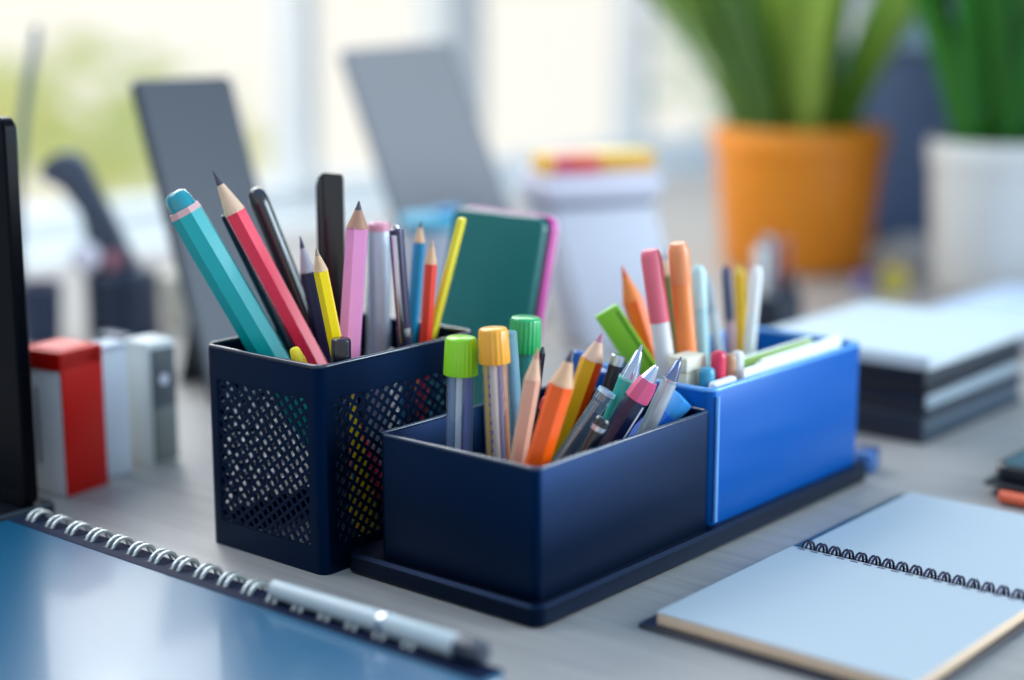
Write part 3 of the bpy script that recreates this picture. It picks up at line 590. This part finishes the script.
# small black holder further back
t = thing('pen_holder', 'small black pen holder in front of the orange pot', 'pen holder', W(.585, .238, 0), PSI)
obj('holder_body', tub(-.018, .018, -.018, .018, 0, .036, .0015, .005), mat('#1a2230', .4), t); obj('rim', ring_tube([(x, y, .036) for x, y in outline(-.0174, .0174, -.0174, .0174, .0045, 4)], .0011), mat('#2a3444', .35), t)
GK = 'writing tools in the small black holder'
c_ = W(.585, .238, 0)
for dx, dy, tx, tz, r_, nm, lb, c1, c2, ch in (
    (-.008, -.006, -.013, .074, .0042, 'pen', 'white-capped pen leaning left in the small black holder', '#cdbfae', '#e2dcd6', .03),
    (-.001, -.001, -.005, .082, .0052, 'pen', 'thick grey metal pen in the small black holder', '#9aa0aa', '#868f9c', .045),
    (.006, .004, .010, .080, .0042, 'pen', 'dark red-brown pen in the small black holder', '#2a2d38', '#9c4a3c', .036),
    (.009, -.008, .014, .056, .0036, 'pen', 'short black pen in the small black holder', '#1b212c', '#27303c', .018)):
    capped(nm, lb, ((c_.x+tx, c_.y+dy, tz), (c_.x+dx, c_.y+dy, .0062), r_), c1, c2, ch, .8, GK)

# ================================================================== plants
def pot(label, x, y, rt, rb, h, col, rough=.4):
    t = thing('potted_plant', label, 'potted plant', (x, y, 0))
    obj('pot', lathe([(0, rb*.9), (.002, rb*.97), (.006, rb), (h-.024, rt*.965), (h-.022, rt), (h-.002, rt*1.005), (h, rt*.99), (h, rt*.93), (h-.02, rt*.90), (.02, rb*.85)], 48), mat(col, rough, var=.03), t, 40)
    obj('soil', lathe([(h-.030, rt*.60), (h-.018, rt*.895), (h-.014, rt*.5)], 32), mat('#3a2c22', .9, var=.3), t); return t
def blades(t, n, h0, rad, lo, hi, width, mats, seed, spread, keep=None):
    rnd = random.Random(seed); bs = [bmesh.new() for _ in mats]
    k = 0; tries = 0
    while k < n and tries < 4000:
        tries += 1; az = rnd.uniform(0, 2*math.pi); rr_ = rad*math.sqrt(rnd.random()); L = rnd.uniform(lo, hi); lean = spread*(.25+.75*rr_/rad)*rnd.uniform(.6, 1.25); curl = rnd.uniform(.1, .7)
        wv = width*rnd.uniform(.7, 1.2); a2 = az+rnd.uniform(-.4, .4); dr = Vector((math.cos(a2), math.sin(a2), 0)); sd = Vector((-dr.y, dr.x, 0)); tw = rnd.uniform(-.8, .8)
        p = Vector((rr_*math.cos(az), rr_*math.sin(az), h0)); ang = lean*.35; rows = []; ns = 9
        for i in range(ns+1):
            f = i/ns; w = wv*(.55+.9*f-.2*f*f)*(1-f**3.2)+.0004; dvec = dr*math.sin(ang)+Vector((0, 0, 1))*math.cos(ang); nn = dr*math.cos(ang)-Vector((0, 0, 1))*math.sin(ang)
            s_ = (sd*math.cos(tw)+nn*math.sin(tw)); rows.append([p-s_*w/2, p+nn*w*.14, p+s_*w/2]); p = p+dvec*(L/ns); ang += lean*(.3+curl*f)*1.4/ns
        if keep and any(keep(q) for r in rows for q in r): continue
        b = bs[k % len(mats)]; k += 1; V = [[b.verts.new(q) for q in r] for r in rows]
        for i in range(ns):
            for j in range(2): b.faces.new((V[i][j], V[i][j+1], V[i+1][j+1], V[i+1][j]))
    for b, m in zip(bs, mats): obj('foliage', b, m, t, 60)
tp = pot('orange flower pot with a tall yellow-green leafy plant', .2710, .965, .0855, .0725, .139, '#ea8a12')
blades(tp, 60, .125, .062, .20, .36, .034, [mat('#b4cd58', .5, transl=.35, var=.2, scale=20), mat('#86b040', .5, transl=.3, var=.2, scale=20), mat('#557f38', .5, transl=.2, var=.2, scale=20)], 7, 1.25, lambda q: (q.x-.080)*.776-(q.y+.065)*.631 > -.006)
wp = pot('white flower pot with a dark green leafy plant at the right', .4310, .835, .0640, .0560, .136, '#d8d6d0', .35)
blades(wp, 48, .125, .046, .18, .32, .028, [mat('#2f7d1c', .45, transl=.3, var=.2, scale=20), mat('#1f6414', .45, transl=.25, var=.2, scale=20), mat('#174a12', .45, transl=.2, var=.2, scale=20)], 11, 1.0, lambda q: (q.x+.080)*.776-(q.y-.065)*.631 < .006)
t = thing('desk_divider', 'dark blue desk divider behind the two potted plants', 'desk divider', W(1.10, .49, 0), PSI)
obj('divider_panel', box(0, .02, -.85, 0, .012, .205, .003), mat('#33507c', .6, var=.08, scale=200), t)
obj('top_rail', box(-.002, .022, -.852, .002, .205, .213, .002), mat('#5a7596', .5), t)
for y in (-.80, -.05): obj('foot', box(-.05, .07, y-.012, y+.012, 0, .0125, .002), mat('#3a4a5e', .5), t)

# ================================================================== stack at the right
SU, SV = .3785, .0088
def layer(name, label, cat, a0, a1, b0, b1, z0, z1, build):
    t = thing(name, label, cat, W(a0, b0, z0), PSI, None); build(t, a1-a0, b1-b0, z1-z0); return t
def binder(col, edge):
    def f(t, a, b, h):
        obj('cover', slab(0, a, 0, b, 0, .0022, .003, .0006), mat(col, .4), t); obj('cover', slab(0, a, 0, b, h-.0022, h, .003, .0006), mat(col, .4), t)
        obj('spine', box(0, .0030, .001, b-.001, .0018, h-.0018, .0008), mat(col, .4), t); obj('pages', box(.0032, a-.003, .0025, b-.002, .0023, h-.0023, .0004), mat(edge, .6), t)
    return f
layer('binder', 'dark slate binder at the bottom of the stack right of the blue box', 'binder', .3710, .5180, .0048, .125, 0, .0170, binder('#1a2230', '#30404f'))
layer('notebook', 'grey-paged notebook second from the bottom of the right stack', 'notebook', .3745, .516, .006, .123, .0173, .0310, binder('#141a28', '#8b98a2'))
layer('notebook', 'black notebook under the white paper on the right stack', 'notebook', .3725, .517, .0055, .124, .0313, .0450, binder('#0c1019', '#1c2430'))
def sheaf(t, a, b, h):
    obj('sheets', box(0, a, 0, b, 0, h-.0006, .0003), mat('#c4ccd0', .6), t); obj('top_sheet', box(.0006, a+.0004, -.0005, b-.0008, h-.0005, h, .0001), mat('#c2ccd0', .6), t)
layer('paper_stack', 'white paper stack on top of the right-hand dark notebooks', 'paper stack', .3715, .519, .004, .124, .0454, .0530, sheaf)
layer('paper_stack', 'pale blue paper stack lying in front of the white pot', 'paper stack', .70, .86, -.05, .165, 0, .016, lambda t, a, b, h: (obj('sheets', box(0, a, 0, b, 0, h-.0006, .0004), mat('#b4c9e6', .6), t), obj('top_sheet', box(.001, a+.001, -.001, b-.001, h-.0005, h, .0001), mat('#c4d6f0', .6), t)))
t = thing('tape_roll', 'small yellow tape roll beside the orange pot', 'tape roll', (.332, .80, .0132), 0.0)
e = lathe([(-.006, .0085), (-.0058, .0130), (.0058, .0130), (.006, .0085)], 28); obj('tape', e, mat('#d9b53a', .4), t); obj('core', lathe([(-.0062, .0055), (-.0062, .0086), (.0062, .0086), (.0062, .0055)], 24), mat('#9aa25a', .5), t)
for c in t.children: c.rotation_euler = (math.pi/2, 0, math.radians(-18))
t = thing('eraser', 'small purple eraser between the orange pot and yellow tape roll', 'eraser', (.3095, .815, 0), .3)
obj('eraser_block', box(-.007, .007, -.006, .006, 0, .016, .0015), mat('#8a6fae', .5), t); obj('sleeve', box(-.0074, .0074, -.0064, .0064, .0005, .009, .0004), mat('#5c6aa0', .5), t)
t = thing('case', 'flat black case at the right edge behind the stack', 'case', (.372, .530, 0), PSI)
obj('case_body', slab(0, .05, -.05, 0, 0, .010, .004, .001), mat('#12161f', .35), t); obj('zip', box(.004, .046, -.0506, -.0495, .0045, .0055, .0002), DKSTEEL, t)
t = thing('eraser', 'red block eraser on the flat black case at right edge', 'eraser', (.376, .538, .0103), PSI)
obj('eraser_block', box(0, .040, -.035, 0, 0, .012, .0015), mat('#d8354e', .45), t); obj('sleeve', box(.014, .0406, -.0355, .0005, .0004, .0124, .0005), mat('#c02a40', .5), t)
t = thing('eraser', 'small blue eraser at the foot of the blue box', 'eraser', W(.2955, -.002, 0), PSI+.3)
obj('eraser_block', box(0, .016, 0, .011, 0, .012, .002), mat('#4a78b4', .4), t); obj('sleeve', box(.004, .0164, -.0004, .0114, .0004, .0124, .0006), mat('#27406e', .4), t)

# ================================================================== spiral notebooks in front
def coil(L, n, r, wire, m, parent, x0=0.0, z=0.0, twin=.0011):
    b = bmesh.new(); pit = L/n
    for k in range(n):
        for o_ in (-twin, twin):
            y0 = pit*(k+.5)+o_; pts = []
            for q in range(15):
                a = math.radians(-155+q*310/14); pts.append((x0+r*math.sin(a)*1.0, y0, z+r*math.cos(a)))
            ring_tube(pts, wire, closed=False, n=6, into=b, up=Vector((0, 1, 0)))
    return obj('spiral_binding', b, m, parent, 60)
nb = thing('spiral_notebook', 'open spiral notebook with blank white pages at the lower right', 'notebook', W(.0250, -.1600, 0), PSI)
NL = .1205                                                     # local x along the left edge, local y towards the tray
obj('cover', slab(0, .1160, -.002, .1262, 0, .0020, .002, .0005), mat('#10182c', .35), nb); obj('cover', slab(.1230, .2420, -.002, .1275, 0, .0020, .002, .0005), mat('#1c4a5c', .35), nb)
PAGE = mat('#a9b1b6', .55, var=.01)
obj('page_block', box(.004, .1150, .002, NL-.002, .0021, .0074, .0003), mat('#e6c6a6', .6, var=.08, scale=400), nb); obj('top_page', slab(.0036, .1154, .0015, NL-.0016, .0074, .0078, .001, .0001), PAGE, nb)
obj('page_block', box(.1250, .2385, .002, NL-.001, .0021, .0046, .0003), mat('#d8cdbc', .6), nb); obj('top_page', slab(.1246, .2390, .0015, NL-.0006, .0046, .0050, .001, .0001), PAGE, nb)
coil(NL-.004, 17, .0044, .00058, mat('#2a2440', .3, metal=.6), nb, .1198, .0056, .0009)
b = bmesh.new()
for k in range(17):
    y0 = (NL-.004)/17*(k+.5); box(.1128, .1143, y0-.0019, y0+.0019, .0078, .00788, into=b); box(.1262, .1277, y0-.0019, y0+.0019, .0050, .00508, into=b)
obj('punch_holes', b, mat('#5a5a6e', .6), nb)
nb = thing('spiral_notebook', 'closed glossy dark blue spiral notebook in the lower left corner', 'notebook', W(-.300, -.0180, 0), PSI)
BL2 = mat('#0c5878', .30, spec=.6, coat=.32, var=.03, scale=8)
obj('cover', slab(0, .2360, -.020, .2880, .0086, .0104, .004, .0006), BL2, nb); obj('cover', slab(0, .2360, -.020, .2880, 0, .0018, .004, .0006), BL2, nb)
obj('page_block', box(.003, .2330, -.018, .286, .0019, .0085, .0003), mat('#cfd6dc', .6), nb)
cl = coil(.268, 17, .0064, .0010, mat('#c4c8c4', .3, metal=.5), nb, .2335, .0078, .0021); cl.location.y = .017
obj('binding_strip', box(.2215, .2357, -.018, .286, .01035, .0107, .0001), mat('#0a1733', .65, spec=.15), nb)
b = bmesh.new()
for k in range(17):
    y0 = .017+.268/17*(k+.5); box(.2262, .2290, y0-.0036, y0+.0036, .0106, .01080, into=b)
obj('punch_holes', b, mat('#0c1426', .6), nb)
s = Stick('pen', 'pale grey pen lying along the spiral of the dark blue notebook', 'pen', (tuple(W(-.0672, -.0290, .0157)), tuple(W(-.0695, .0860, .0157)), .0048)); r = s.r
s.part('cap', mat('#262c3c', .3, coat=.3), [(0, r*.7), (.001, r*.95), (.003, r*1.02), (.013, r*1.02)]); s.part('barrel', mat('#b4bcbc', .35, coat=.2), [(.0126, r*.9), (.014, r), (None, r*.85)]); s.part('band', STEEL, [(.05, r*1.03), (.053, r*1.03)])
# gadget and orange pen at the right edge
t = thing('phone', 'dark teal phone lying on the desk at the right edge', 'phone', W(.304, -.067, .0088), PSI)
obj('body', slab(0, .14, -.068, 0, 0, .0080, .007, .0012), mat('#0d1118', .35, coat=.3), t); obj('screen', slab(.003, .137, -.065, -.003, .0080, .0083, .005, .0001), mat('#3f5a68', .25, coat=.4), t)
t2 = thing('folder', 'thin black folder under the dark teal phone', 'folder', W(.296, -.065, 0), PSI)
obj('cover', slab(0, .15, -.074, 0, .0066, .0086, .003, .0005), mat('#10141c', .4), t2); obj('cover', slab(.006, .15, -.074, -.002, 0, .0018, .003, .0005), mat('#10141c', .4), t2); obj('sheets', box(.010, .149, -.072, -.012, .0018, .0066, .0003), mat('#22303c', .5), t2)
s = Stick('pen', 'orange pen lying beside the dark teal phone at the right edge', 'pen', (tuple(W(.2905, -.150, .0040)), tuple(W(.2905, -.078, .0040)), .0036)); r = s.r
s.part('barrel', mat('#e8643c', .35, coat=.3), [(.02, r), (None, r*.9)]); s.part('cap', mat('#c94f2c', .35, coat=.3), [(0, r*.7), (.001, r*.95), (.021, r*1.04)])
